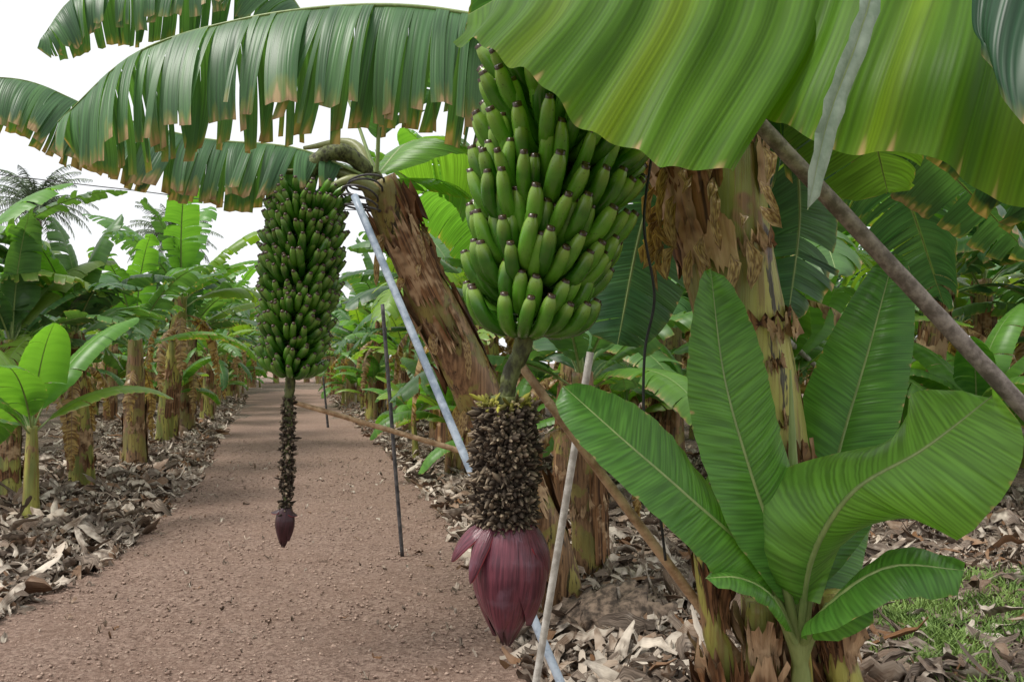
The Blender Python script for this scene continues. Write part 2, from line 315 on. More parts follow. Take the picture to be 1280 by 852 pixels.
# ------------------------------------------------------------------ ground
PL=[G(-330,852),G(0,772),G(150,690),G(240,600),G(300,508),G(322,476)]
PR=[G(690,852),G(630,752),G(585,665),G(500,575),G(425,508),G(392,476)]
def xl(y):
    return np.interp(y,[-3]+[p[1] for p in PL]+[140],[-1.6]+[p[0] for p in PL]+[PL[-1][0]-0.27*80])
def xr(y):
    return np.interp(y,[-3]+[p[1] for p in PR]+[140],[1.3]+[p[0] for p in PR]+[PR[-1][0]-0.27*80])
def fn(x,y,s,o=0): return mnoise.noise(Vector((x*s,y*s,o)))
def gh(x,y):
    d=max(xl(y)-x,x-xr(y)); k=min(1,max(0,(d+0.15)/0.7)); k=k*k*(3-2*k)
    return -0.03+k*(0.13+0.05*fn(x,y,0.9)+0.025*fn(x,y,3.1))
def axis(lo,hi,flo,fhi,fine,coarse):
    return np.array(list(np.arange(lo,flo,coarse))+list(np.arange(flo,fhi,fine))+list(np.arange(fhi,hi+coarse,coarse)))
xs=axis(-200,200,-10,8,0.12,8.0); ys=axis(-40,400,2,22,0.14,6.0)
P=np.array([[(x,y,gh(x,y) if (abs(x)<40 and -5<y<80) else 0.05 if not(xl(y)-1<x<xr(y)+1) else -0.03) for y in ys] for x in xs])
t=NT('soil_with_litter'); ob=t.n('ShaderNodeTexCoord').outputs['Object']
vo=t.n('ShaderNodeTexVoronoi'); vo.inputs['Scale'].default_value=9; wn=t.n('ShaderNodeVectorMath',operation='ADD'); 
nn=t.n('ShaderNodeTexNoise'); nn.inputs['Scale'].default_value=5; t.l(ob,nn.inputs[0]); t.l(ob,wn.inputs[0]); t.l(nn.outputs['Color'],wn.inputs[1]); t.l(wn.outputs[0],vo.inputs['Vector'])
sv=t.n('ShaderNodeSeparateColor'); t.l(vo.outputs['Color'],sv.inputs[0]); n=t.noise(ob,30,3,0.7)
col=t.mix(sv.outputs[0],(0.13,0.09,0.07),(0.38,0.31,0.24)); col=t.mix(t.mapr(n,0.4,0.62),col,(0.10,0.07,0.052))
reg('ground',t.done(t.pr(col,0.9,0.15,t.bump(n,1.0,0.04))))
t=NT('gravel_path'); ob=t.n('ShaderNodeTexCoord').outputs['Object']
n1=t.noise(ob,34,5,0.78); n2=t.noise(ob,1.6,2,0.6); vo=t.n('ShaderNodeTexVoronoi'); vo.inputs['Scale'].default_value=55; t.l(ob,vo.inputs['Vector']); sv=t.n('ShaderNodeSeparateColor'); t.l(vo.outputs['Color'],sv.inputs[0])
col=t.mix(t.mapr(n1,0.32,0.68),(0.145,0.09,0.068),(0.42,0.295,0.235)); col=t.mix(t.mapr(n2,0.35,0.7,0,0.5),col,(0.25,0.162,0.122)); col=t.mix(t.mapr(sv.outputs[0],0.75,1,0,0.5),col,(0.48,0.355,0.285))
reg('path',t.done(t.pr(col,0.92,0.15,t.bump(n1,1.0,0.035))))
mb=MB(); uv=np.zeros(P.shape[:2]+(2,)); mb.grid(P[:, ::-1],uv,'ground'); mb.obj('ground')
mb=MB(); yy=np.r_[np.arange(-3,2,0.5),np.arange(2,16,0.06),np.arange(16,60,0.4),np.arange(60,130,5)]
w=np.linspace(0,1,70); P=np.zeros((len(w),len(yy),3))
for j,y in enumerate(yy):
    a=xl(y)-0.10+0.22*fn(3,y,0.9)+0.08*fn(9,y,3.5); b=xr(y)+0.10+0.22*fn(7,y,0.9)+0.08*fn(1,y,3.5)
    for i,k in enumerate(w):
        x=a+(b-a)*k; e=min(k,1-k)*(b-a); P[i,j]=(x,y,(0.012+0.012*fn(x,y,1.3)+0.010*fn(x,y,6)+0.007*fn(x,y,14)) if 0.02<e else -0.06)
mb.grid(P[:, ::-1],np.zeros(P.shape[:2]+(2,)),'path'); mb.obj('gravel_path')
def scatter_blobs(n,fx,mat,s0,s1,name):
    pts=np.array([fx() for _ in range(n)]); th=np.linspace(0.0,np.pi,5); a=np.linspace(0,6.283,7,endpoint=False)
    base=np.stack([np.sin(th)[:,None]*np.cos(a),np.sin(th)[:,None]*np.sin(a),np.cos(th)[:,None]+0*a],-1)
    sc=(s0+(s1-s0)*rng.random(n)**3)[:,None,None,None]; an=np.array([1,0.8,0.6])
    P=pts[:,None,None]+base[None]*sc*an*(1+0.25*rng.normal(size=(n,1,7,1)))
    m=MB(); m.grids(P,np.zeros((1,5,7,2)),mat,(0.5,0,0,0),True); m.obj(name)
def fp():
    y=3.8+rng.random()**2*14; x=xl(y)+(xr(y)-xl(y))*rng.random(); return (x,y,0.018)
scatter_blobs(14000,fp,'pebble',0.003,0.013,'path_gravel')
def litter(n,fx,l0,l1,name,mat='litter',wmul=1.0,lift=0.06):
    pts=np.array([fx() for _ in range(n)]); nu,nv=7,3
    Lr=l0+(l1-l0)*rng.random(n)**1.8; wd=(0.012+Lr*(0.04+0.17*rng.random(n)**1.5))*wmul; yaw=rng.random(n)*6.283; cu=rng.normal(size=n)*1.3; pit=rng.normal(size=n)*0.22; roll=rng.normal(size=n)*0.6
    s=np.linspace(-0.5,0.5,nu)[None,:]; v=np.linspace(-1,1,nv)
    ang=yaw[:,None]+cu[:,None]*s; dx=np.cos(ang);dy=np.sin(ang)
    cx=np.cumsum(dx,1)*Lr[:,None]/nu; cy=np.cumsum(dy,1)*Lr[:,None]/nu; cx-=cx.mean(1,keepdims=True);cy-=cy.mean(1,keepdims=True)
    cz=Lr[:,None]*(s*pit[:,None])+ (rng.normal(size=n)*0.45)[:,None]*Lr[:,None]*(s**2)+0.010*rng.normal(size=(n,nu))
    wp=(wd[:,None]*np.sqrt(np.clip(1-(2*s)**2*0.9,0,1))*(1+0.25*rng.normal(size=(n,nu))))/2
    C=np.stack([cx,cy,cz],-1); Sd=np.stack([-dy*np.cos(roll)[:,None],dx*np.cos(roll)[:,None],0*dx+np.sin(roll)[:,None]],-1)
    P=C[:,:,None]+ (wp[:,:,None]*v)[...,None]*Sd[:,:,None]
    P[...,2]+=(wp[:,:,None]*(np.abs(v)-0.4)*rng.normal(size=n)[:,None,None]*1.2)
    P+=pts[:,None,None]; 
    zmin=P[...,2].min((1,2))-pts[:,2]; P[...,2]-=(zmin*0.8)[:,None,None]; P[...,2]+=(rng.random(n)**2*lift)[:,None,None]-0.008
    uv=np.stack(np.meshgrid(np.linspace(0,1,nu),v*0.5,indexing='ij'),-1)[...,::-1]*np.array([0.4,1.0]); uv=uv[None]+rng.random((n,1,1,2))*9
    tn=np.zeros((n,4)); tn[:,0]=rng.random(n); tn[:,2]=rng.random(n)**6; m=MB(); m.grids(P,uv,mat,tn); return m.obj(name)
def fl():
    while 1:
        y=4.0+rng.random()**1.6*34; left=rng.random()<0.42
        if left: x=xl(y)+0.12-abs(rng.normal())*1.6-0.05
        else: x=xr(y)-0.12+rng.random()**1.2*(7 if y<14 else 5)
        if x/y<-0.68 or x/y>0.7: continue
        if rng.random()<0.5 and y>14: continue
        if 2.0<x<3.7 and 4.0<y<6.1 and rng.random()<0.8: continue
        return (x,y,gh(x,y))
litter(27000,fl,0.04,0.40,'dead_leaf_litter')
def fs():
    y=4.2+rng.random()*10; x=xl(y)+(xr(y)-xl(y))*(rng.beta(0.3,0.3)); return (x,y,0.02)
litter(420,fs,0.02,0.12,'fallen_leaf_scraps',lift=0.0)
pts=[]
for _ in range(420):
    cx,cy=rng.uniform(1.9,3.8),rng.uniform(4.0,6.1)
    if fn(cx,cy,1.7,5)<-0.05: continue
    for _ in range(30): pts.append((cx+rng.normal()*0.07,cy+rng.normal()*0.07))
pts=np.array([(x,y,gh(x,y)) for x,y in pts]); n=len(pts); h=0.02+0.05*rng.random(n); a=rng.random(n)*6.28; b=rng.normal(size=(n,2))*0.035
s=np.linspace(0,1,4); wv=np.array([-1,1])
P=np.zeros((n,4,2,3)); wdt=0.007*(1-0.8*s)
P[...,0]=pts[:,0,None,None]+b[:,0,None,None]*(s**2)[None,:,None]+np.cos(a)[:,None,None]*wdt[None,:,None]*wv
P[...,1]=pts[:,1,None,None]+b[:,1,None,None]*(s**2)[None,:,None]+np.sin(a)[:,None,None]*wdt[None,:,None]*wv
P[...,2]=pts[:,2,None,None]+h[:,None,None]*s[None,:,None]+0.01
mb=MB(); mb.grids(P,np.zeros((1,4,2,2)),'grass',(0.5,0,0,0)); mb.obj('grass')
# ------------------------------------------------------------------ plantation
def place(me,x,y,rot,sc,name,parent=None,tilt=0.0):
    o=bpy.data.objects.new(name,me); scene.collection.objects.link(o); o.location=(x,y,gh(x,y)-0.02); o.rotation_euler=(rng.normal()*0.04,tilt+rng.normal()*0.04,rot); o.scale=(sc,sc,sc*(0.95+0.1*rng.random()))
    if parent: o.parent=parent
    return o
far=empty('distant_banana_plantation')
k=0
def put(x,y,sc=1.0,vi=None,suck=0.5):
    global k
    vi=k%6 if vi is None else vi; k+=1
    near=y<16
    place(variants[vi],x,y,rng.random()*6.28,sc*(0.88+0.26*rng.random()),'banana_plant' if near else 'far_plant',None if near else far)
    if rng.random()<suck: place(youngm[k%3],x+rng.normal()*0.35,y+rng.normal()*0.35,rng.random()*6.28,0.8+0.6*rng.random(),'young_banana_plant' if near else 'far_young_plant',None if near else far)
place(youngm[0],*G(38,672),0.6,1.25,'young_banana_plant')
for px,py,s in [(103,618,0.92),(168,592,1.08),(207,560,1.1),(232,545,1.1),(258,530,1.1),(-60,640,.9),(8,640,.85)]:
    x,y=G(px,py); put(x,y,s,suck=0.2)
for y in np.arange(25,62,2.0): put(-2.3-0.264*y+rng.normal()*0.3,y+rng.normal()*0.3,1.12)
for kk in range(1,6):
    for y in np.arange(13+kk*1.2,44,2.6):
        x=-2.3-2.5*kk-0.264*y
        if x/y>-0.70: put(x+rng.normal()*0.35,y+rng.normal()*0.4,1.02,suck=0.3)
place(variants[1],*G(738,735),2.1,0.82,'banana_plant'); place(variants[5],*G(705,655),4.1,0.85,'banana_plant')
for y in np.arange(10,60,2.1): put(2.75-0.264*y+rng.normal()*0.25,y+rng.normal()*0.3,1.12,suck=0.7)
for kk in range(1,11):
    for y in np.arange(8.9+0.3*(kk%3),27,2.4):
        x=2.75+2.5*kk-0.264*y
        if x/y<0.66: put(x+rng.normal()*0.35,y+rng.normal()*0.4,1.22,suck=0.7 if y<18 else 0.2)
for x in np.arange(-26,-8,1.6): put(x,63+rng.normal(),1.2,suck=0)
for (px,py,s) in [(560,600,0.9),(1130,640,1.1),(640,640,.9),(850,640,1.1),(1010,660,1.1),(520,575,.9),(1230,650,1.1)]:
    x,y=G(px,py); place(youngm[k%3],x,y,rng.random()*6,s,'young_banana_plant'); k+=1
def palm(x,y,h,seed,name):
    global rng; rng=np.random.default_rng(seed); mb=MB(); e=empty(name)
    tube(mb,[(x,y,-0.1),(x+0.1,y,h*0.5),(x,y,h)],[0.35,0.28,0.26],'trunk',20,10,lump=0.06); mb.obj('trunk',e); mb=MB()
    for i in range(46):
        az=i*2.4; el=1.35-1.7*(i/46)+rng.normal()*0.1; pts=arc((x,y,h),az,el,3.6*(0.8+0.3*rng.random()),1.5,6)
        c=cr(pts,40); T,S,N=frames(c,(0,0,1)); tube(mb,pts,[0.04,0.01],'palm',10,4)
        w=0.55*np.sin(np.pi*np.linspace(0.12,0.97,40))[:,None]
        for s in(1,-1):
            d=nrm(s*S+0.6*T-0.5*np.array([0,0,1.0])+0.2*rng.normal(size=c.shape)); s4=np.array([0,0.5,1])
            P=np.zeros((40,3,2,3))
            for a,q in enumerate(s4):
                cen=c+d*w*q-np.array([0,0,0.12])*q*q
                for b,sg in enumerate((-1,1)): P[:,a,b]=cen+T*sg*0.035*(1-0.8*q)
            mb.grids(P,np.zeros((1,3,2,2)),'palm',(0.5,0,0,0))
    mb.obj('crown',e)
for (px,py,Y,sd) in [(45,258,52,1),(215,300,62,2)]:
    p=W(px,py,Y); palm(p[0],Y,p[2],sd,'palm_tree')
rng=np.random.default_rng(5)
Wp=lambda L:[W(*q) for q in L]
# ------------------------------------------------------------------ second plant (leaning over the path)
p2=empty('banana_plant')
mb=MB(); path=[(W(705,770,5.5)[0],5.5,-0.05),W(685,690,5.4),W(640,590,5.2),W(580,455,5.0),W(528,350,4.9),W(472,225,4.75)]
rad=[0.155,0.15,0.14,0.132,0.115,0.10]
tube(mb,path,rad,'stemdry',60,24,lump=0.015)
for i in range(34):
    t0=0.05+rng.random()*0.85; a0=rng.random()*6.28; shell(mb,path,rad,t0,min(1,t0+0.06+0.18*rng.random()),a0,a0+0.5+1.2*rng.random(),0.004+0.016*rng.random(),jag=0.06,flare=0.06*rng.random())
for i in range(40):
    tq=0.35+0.6*rng.random(); c=cr(path,100)[int(tq*99)]; th=rng.random()*6.28; r=0.12
    o_=np.array([math.cos(th),math.sin(th),0]); b=c+o_*r; L=0.06+0.22*rng.random()
    leaf(mb,[b,b+o_*0.04+np.array([0,0,-L*0.4]),b+o_*0.04+np.array([rng.normal()*0.03,0,-L])],0.01+0.02*rng.random(),droop=0.6,fray=0,dry=1,pet=0,nv=4,ribr=0.001,up=(0,1,0.1),edge=1)
mb.obj('pseudostem',p2)
mb=MB()
HK=dict(gapk=0.10,jk=0.13,lenk=0.14,nv=11)
leaf(mb,Wp([(740,120,3.3),(650,40,3.0),(560,12,2.95),(440,6,2.95),(300,24,2.95),(170,66,2.95),(72,152,2.95)]),0.47,droop=1.62,rise=-0.75,fray=0.95,edge=0.65,tint=0.68,pet=0.02,seg=0.036,hang=0.75,slant=0.10,ribr=0.014,pw=6,base=0.4,**HK)
leaf(mb,Wp([(465,222,4.7),(370,185,4.6),(250,172,4.5),(130,140,4.4),(30,100,4.3),(-80,98,4.2)]),0.38,droop=1.6,rise=-0.6,fray=0.92,edge=0.9,tint=0.5,pet=0.08,seg=0.045,hang=0.6,slant=0.15,base=0.2,pw=6,**HK)
leaf(mb,Wp([(470,215,4.7),(420,90,4.9),(330,-40,4.9),(210,-35,4.8),(100,-8,4.7),(50,50,4.6)]),0.44,droop=1.55,rise=-0.5,fray=0.9,edge=0.4,tint=0.5,pet=0.3,seg=0.05,hang=0.5,slant=0.2,**HK)
leaf(mb,Wp([(465,225,4.8),(520,175,5.0),(600,205,5.1),(680,330,5.2)]),0.50,droop=0.9,rise=0.1,fray=0.25,edge=0.1,tint=0.9,yel=0.15,mat='leafy',pet=0.03)
leaf(mb,Wp([(470,215,4.7),(485,110,4.6),(570,40,4.5),(680,60,4.3)]),0.48,droop=1.2,rise=0.2,fray=0.5,tint=0.6,pet=0.12)
leaf(mb,Wp([(465,225,4.8),(530,230,5.5),(600,280,6.0),(650,400,6.2)]),0.40,droop=0.9,fray=0.3,tint=0.8,mat='leafy')
leaf(mb,Wp([(465,225,4.8),(400,200,5.4),(330,190,6.0),(280,240,6.4)]),0.34,droop=1.1,fray=0.8,edge=0.9,tint=0.3,yel=0.1)
for q in [[(470,225,4.75),(430,195,4.7),(350,205,4.7)],[(470,235,4.75),(420,215,4.7),(345,215,4.65)],[(470,225,4.8),(440,180,4.9),(380,185,5.0)],[(470,240,4.7),(440,225,4.6),(400,240,4.6)]]:
    tube(mb,Wp(q),[0.045,0.028,0.011],'rib',16,8,tint=(0.4,0.35,0,0))
mb.obj('leaves',p2)
b2=empty('banana_bunch')
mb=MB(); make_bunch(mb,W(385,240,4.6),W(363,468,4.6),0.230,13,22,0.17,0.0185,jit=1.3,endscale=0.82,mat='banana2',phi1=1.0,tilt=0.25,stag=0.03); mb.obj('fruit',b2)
def spikes(mb,top,bot,R,n,L,green=0.0,thick=1.0,rings=26):
    top=np.array(top);bot=np.array(bot); k=rng.random(n); k=np.round(k*rings)/rings+rng.normal(size=n)*0.007; th=rng.random(n)*6.283
    er=np.stack([np.cos(th),np.sin(th),0*th],-1); c=top+(bot-top)*k[:,None]
    prof=R*(0.85+0.15*np.sin(np.clip(k,0,1)*np.pi)); Ls=L*(0.6+0.8*rng.random(n))
    d=nrm(er+np.stack([0*th,0*th,rng.normal(size=n)*0.5+0.2],-1)+rng.normal(size=(n,3))*0.35); b=c+er*(prof*0.85)[:,None]
    s=np.array([0,0.4,0.8,1.0]); rr=np.array([0.6,0.8,1.0,0.2])*0.005*thick
    S=nrm(np.cross(d,[0,0,1.0])); N=np.cross(S,d); a=np.linspace(0,6.283,5,endpoint=False)
    bend=rng.normal(size=(n,3))*0.010
    C=b[:,None]+d[:,None]*(Ls[:,None]*s)[...,None]+bend[:,None]*(s**2)[None,:,None]
    P=C[:,:,None]+rr[None,:,None,None]*(np.cos(a)[None,None,:,None]*S[:,None,None]+np.sin(a)[None,None,:,None]*N[:,None,None])*(0.6+0.9*rng.random(n))[:,None,None,None]
    tn=np.zeros((n,4,5,4)); tn[...,0]=(np.array([0.0,0.05,0.4,1.0])[None,:,None]*(0.03+1.0*rng.random(n)**1.9)[:,None,None]); tn[...,2]=((k<0.06)*green*rng.random(n))[:,None,None]
    mb.grids(P,np.zeros((1,4,5,2)),'flower',tn,True)
mb=MB(); tube(mb,Wp([(470,225,4.75),(430,190,4.65),(392,205,4.6),(383,260,4.6),(363,480,4.6),(360,560,4.6),(357,640,4.6)]),[0.045,0.038,0.032,0.03,0.028,0.020,0.018],'stalk',120,10,lump=0.10)
spikes(mb,W(361,500,4.6),W(357,640,4.6),0.02,700,0.02,thick=1.4,rings=30); mb.obj('stalk',b2)
def bell(mb,top,bot,R,lift=None,mat='bract'):
    top=np.array(top,float);bot=np.array(bot,float); H=np.linalg.norm(top-bot); A=nrm(bot-top); X=nrm(np.cross(A,[0,1,0.0]));Yv=np.cross(A,X)
    if X[0]<0: X=-X
    if Yv[1]>0: Yv=-Yv   # th=pi/2 faces the path
    def surf(s,th,off):
        pr=np.interp(s,[0,0.06,0.16,0.30,0.42,0.56,0.70,0.83,0.93,1.0],[0.55,0.72,0.90,1.0,0.99,0.87,0.66,0.41,0.19,0.02])
        r=R*pr+off; return top+A*(s*H)[...,None]+r[...,None]*(np.cos(th)[...,None]*X+np.sin(th)[...,None]*Yv)
    s=np.linspace(0,1,30)[:,None]; th=np.linspace(0,6.283,24,endpoint=False)[None]
    P=surf(s+0*th,th+0*s,np.zeros((30,24))); mb.grid(P,np.stack([s+0*th,(th+0*s)/6.28],-1),mat,wrap=True)
    for i,(th0,off,e) in enumerate([(0.3,0.05,1.0),(2.3,0.06,0.99),(4.35,0.09,1.0),(1.3,0.10,0.99),(5.4,0.12,0.97),(3.3,0.14,0.93),(1.95,0.20,0.88),(0.35,0.26,0.82)]):
        v=np.linspace(-1,1,17)[None]; s=np.linspace(0.0,e,26)[:,None]; half=1.05*np.clip(1-((s-0.3)/(e-0.295))**2*(s>0.3),0,1)**0.75*(1-0.25*(s<0.3)*(0.3-s)/0.3)
        TH=th0+half*v; o=R*off*(1-0.35*np.abs(v)**2)*(0.4+s)+0.004*(1-np.abs(v))
        P=surf(s+0*v,TH,o); mb.grid(P,np.stack([s+0*v,TH/6.28],-1),mat)
    for (th0,r0,s0,a0,a1,wd,ln,cupk) in (lift or []):
        v=np.linspace(-1,1,15)[None]; s=np.linspace(0,1,26)[:,None]
        ang=a0+(a1-a0)*s; dr=np.cumsum(np.sin(ang))*ln/26; dd=np.cumsum(np.cos(ang))*ln/26
        er=np.cos(th0)*X+np.sin(th0)*Yv; et=-np.sin(th0)*X+np.cos(th0)*Yv
        half=wd*R*np.clip(1-((s-0.4)/0.605)**2*(s>0.4),0,1)**0.7*(0.65+0.35*np.minimum(1,s/0.4))
        C=top+er*R*r0+A*H*s0+dr[:,None]*er+dd[:,None]*A
        th_=cupk*v
        nn_=np.cos(ang)*er-np.sin(ang)*A
        P=C[:,None]+(half*np.sin(th_)/max(cupk,0.1))[...,None]*et-(half*(1-np.cos(th_))/max(cupk,0.1))[...,None]*nn_[:,None]
        uvv=np.stack([s*0.9+0*v,v*0.15+0*s],-1)
        mb.grid(P,uvv,mat); mb.grid(P-0.0025*nn_[:,None],uvv,'bractin')
bl=empty('banana_blossom'); mb=MB(); bell(mb,W(357,634,4.6),W(354,684,4.6),0.042,[(3.1,0.5,0.0,0.9,1.3,0.9,0.06,0.8),(0.1,0.5,0.0,0.7,1.1,0.9,0.06,0.8)],'bractd'); mb.obj('bracts',bl)
# ------------------------------------------------------------------ main plant
p1=empty('banana_plant')
mb=MB(); path=[(W(990,1215,2.35)[0],2.35,-0.05),W(985,900,2.35),W(975,700,2.35),W(958,560,2.35),W(932,430,2.35),W(905,300,2.35),W(890,170,2.35),W(885,60,2.35)]
rad=[0.17,0.135,0.115,0.108,0.108,0.118,0.125,0.13]
tube(mb,path,rad,'stem',110,40,lump=0.004)
c_=cr(path,400)
def tpar(py): return float(np.argmin(np.abs(c_[:,2]-(CH+(HOR-py)/F*2.35))))/399
T_,S_,N_=frames(c_,(0.13,1,0.07)); sx=1 if S_[300][0]>0 else -1; ny=1 if N_[300][1]>0 else -1
def A_(deg): # 0 = right (+x), 90 = towards the path (-y), 180 = left
    x=math.cos(math.radians(deg))*sx; y=-math.sin(math.radians(deg))*ny; return math.atan2(y,x)
def shd(py0,py1,d0,d1,off,jag=0.02,flare=0.01):
    a0=A_(d0); st=1 if ((A_(91)-A_(90))>0) else -1
    shell(mb,path,rad,tpar(py0),tpar(py1),a0,a0+math.radians(d1-d0)*st,off,jag=jag,flare=flare,nv=26)
for (q0,q1,d0,d1,off,fl_) in [(335,175,105,215,0.012,0.02),(300,170,120,200,0.022,0.03),(345,262,85,150,0.018,0.015),(330,285,20,130,0.006,0.006),(250,180,90,150,0.028,0.03),(260,165,-10,45,0.008,0.01),
    (425,385,-20,200,0.008,0.006),(470,400,100,180,0.014,0.01),(440,395,10,70,0.016,0.012),(560,470,130,200,0.008,0.01),(600,540,20,100,0.006,0.01),(700,600,120,190,0.01,0.01),(690,620,-20,50,0.008,0.02),(860,760,60,150,0.01,0.02),(200,120,0,200,0.012,0.02),(900,800,-30,80,0.012,0.02),
    (350,180,190,330,0.01,0.02),(600,450,200,340,0.01,0.02),(470,440,50,110,0.005,0.004),(540,500,60,100,0.004,0.004)]:
    shd(q0,q1,d0,d1,off,jag=0.022,flare=fl_)
for i in range(46):
    dg=rng.choice([175,150,120,190,100,60])+rng.normal()*12; c=W(890,rng.uniform(180,330),2.35); r=0.135+0.02*rng.random()
    b=c+np.array([math.cos(math.radians(dg))*r,-math.sin(math.radians(dg))*r,0]); L=0.03+0.10*rng.random(); o_=(b-c)/r
    leaf(mb,[b,b+o_*0.025+np.array([0,0,-L*0.4]),b+o_*0.02+np.array([rng.normal()*0.02,0,-L])],0.006+0.014*rng.random(),droop=0.6,fray=0,dry=1,pet=0,nv=4,ribr=0.001,up=(0,1,0.1),edge=1)
mb.obj('pseudostem',p1)
mb=MB()
for (x0,y0,x1,y1,r) in [(878,680,905,880,0.035),(1035,740,1060,900,0.05),(950,750,955,880,0.05)]:
    tube(mb,Wp([(x0,y0,2.2),((x0+x1)/2,(y0+y1)/2,2.2),(x1,y1,2.2),(x1+10,1290,2.25)]),[r*0.7,r,r*1.1,r*1.6],'stem',40,14,lump=0.05)
    pp=Wp([(x1+10,1290,2.25),(x1,y1,2.2),((x0+x1)/2,(y0+y1)/2,2.2),(x0,y0,2.2)])
    for i in range(9):
        t0=0.45+rng.random()*0.45;a0=rng.random()*6.28; shell(mb,pp,[r*1.6,r*1.1,r,r*.7],t0,t0+0.16,a0,a0+1.5,0.004+0.01*rng.random(),jag=0.05,flare=0.03)
mb.obj('old_leaf_stumps',p1)
def patch(mb,rows,mat='leaf',tint=0.5,yel=0,edge=0.2,nu=110,nv=26,fold=0.006,dry=0,u0=0.0,yk=0.4):
    G_=np.array([cr(Wp(r),nv) for r in rows])
    P=np.stack([cr(G_[:,j],nu) for j in range(nv)],1)
    Nn=nrm(np.cross(np.gradient(P,axis=0),np.gradient(P,axis=1)))
    L=length(P[:,nv//2]); u=np.linspace(0,L,nu)[:,None]; v=np.linspace(0,1,nv)[None]
    P=P+Nn*(fold*(np.sin(u*70)+1.2*np.sin(u*31+1)+2.5*np.sin(u*11+2)*v)*np.minimum(1,v*3))[...,None]
    yl=np.clip(yel+yk*np.exp(-((u/L-0.38)/0.05)**2)+0.6*yk*np.exp(-((u/L-0.72)/0.05)**2),0,1)+0*v
    tn=np.stack([tint+0*yl,dry+0*yl,yl,edge+0*yl],-1)
    mb.grids(P[None],np.stack([u+0*v+u0,v+0*u],-1)[None],mat,tn[None])
mb=MB()
patch(mb,[[(1045,-70,2.0),(1010,60,1.75),(905,221,1.55)],[(960,-110,2.05),(910,60,1.7),(840,205,1.5)],[(900,-110,2.05),(850,40,1.7),(790,182,1.56)],[(840,-90,2.0),(770,30,1.7),(735,152,1.55)],[(710,-50,2.0),(670,25,1.75),(650,95,1.6)],[(585,18,1.95),(580,32,1.85),(568,44,1.75)]],'leafu',0.5,0.03,0.12,fold=0.007)
patch(mb,[[(1050,-90,1.85),(1005,40,1.75),(950,132,1.7)],[(1110,-90,1.8),(1075,80,1.6),(1045,190,1.6)],[(1200,-90,1.75),(1185,60,1.5),(1150,196,1.5)],[(1290,-90,1.7),(1290,100,1.5),(1262,252,1.5)],[(1400,-90,1.7),(1420,120,1.5),(1390,270,1.5)]],'leafu',0.5,0.03,0.15,u0=5,yk=0.3,fold=0.007)
patch(mb,[[(1218,-60,1.35),(1212,20,1.32),(1222,60,1.3)],[(1250,-70,1.33),(1245,60,1.28),(1262,135,1.25)],[(1310,-80,1.3),(1310,60,1.25),(1330,190,1.2)],[(1400,-80,1.3),(1400,60,1.25),(1440,190,1.2)]],'leaf',-0.4,0,0.3,u0=9,yk=0)
leaf(mb,Wp([(1110,-80,1.55),(1075,40,1.5),(1035,150,1.46),(1010,262,1.44)]),0.024,droop=0.2,rise=0.7,fray=0.0,tint=1.0,up=(0.5,-0.8,0.2),pet=0,ribr=0.006,nv=6,edge=0.0,pw=8,mat='greyleaf')
leaf(mb,Wp([(900,80,2.35),(960,-20,2.5),(1060,60,2.7),(1110,240,2.8)]),0.36,droop=0.8,rise=0.1,fray=0.2,tint=0.5,yel=0.15,mat='leafy')
leaf(mb,Wp([(900,80,2.35),(1010,-30,2.3),(1180,90,2.35),(1330,290,2.3)]),0.30,droop=0.9,rise=0.2,fray=0.5,tint=0.1,edge=0.6)
leaf(mb,Wp([(900,80,2.4),(1000,60,3.0),(1150,180,3.3),(1290,320,3.4)]),0.33,droop=1.0,fray=0.6,tint=0.25,edge=0.6)
leaf(mb,Wp([(900,80,2.5),(1020,120,3.3),(1120,220,3.8),(1180,380,4.0)]),0.36,droop=1.0,fray=0.6,tint=0.2,edge=0.4)
leaf(mb,Wp([(880,120,2.45),(835,180,2.7),(800,290,2.8),(772,430,2.8)]),0.24,droop=0.7,rise=0.1,fray=0.15,tint=0.15,up=(0,-1,0.2),edge=0.2)
leaf(mb,Wp([(890,120,2.5),(980,150,2.9),(1000,260,3.1),(985,400,3.1)]),0.26,droop=0.8,rise=0.1,fray=0.5,tint=0.15,up=(0,-1,0.2),edge=0.5)
leaf(mb,Wp([(880,60,2.4),(780,-80,2.6),(660,-30,2.9),(600,120,3.1)]),0.3,droop=0.9,fray=0.3,tint=0.3)
leaf(mb,Wp([(880,60,2.4),(860,-200,2.8),(820,-300,3.6),(780,-200,4.4)]),0.32,droop=0.8,fray=0.4,tint=0.4)
leaf(mb,Wp([(885,60,2.35),(1000,-250,2.3),(1200,-330,2.2),(1450,-250,2.1)]),0.32,droop=0.8,fray=0.4,tint=0.4)
mb.obj('leaves',p1)
b1=empty('banana_bunch')
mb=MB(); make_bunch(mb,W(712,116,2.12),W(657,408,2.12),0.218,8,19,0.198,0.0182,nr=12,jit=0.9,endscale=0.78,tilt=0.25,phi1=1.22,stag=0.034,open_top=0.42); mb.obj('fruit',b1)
mb=MB(); tube(mb,Wp([(880,60,2.35),(820,-20,2.3),(740,0,2.2),(708,100,2.12),(680,260,2.12),(655,425,2.12),(640,462,2.12),(632,500,2.12)]),[0.05,0.045,0.04,0.035,0.035,0.03,0.023,0.02],'stalk',120,14,lump=0.05); 
mb.obj('stalk',b1)
bl1=empty('banana_blossom')
mb=MB(); tube(mb,Wp([(632,495,2.12),(629,570,2.12),(632,655,2.12)]),[0.035,0.056,0.054],'stalk',30,20,lump=0.06); spikes(mb,W(632,505,2.12),W(631,655,2.12),0.067,4600,0.019,green=1.0,thick=1.05,rings=15); mb.obj('dried_flowers',bl1)
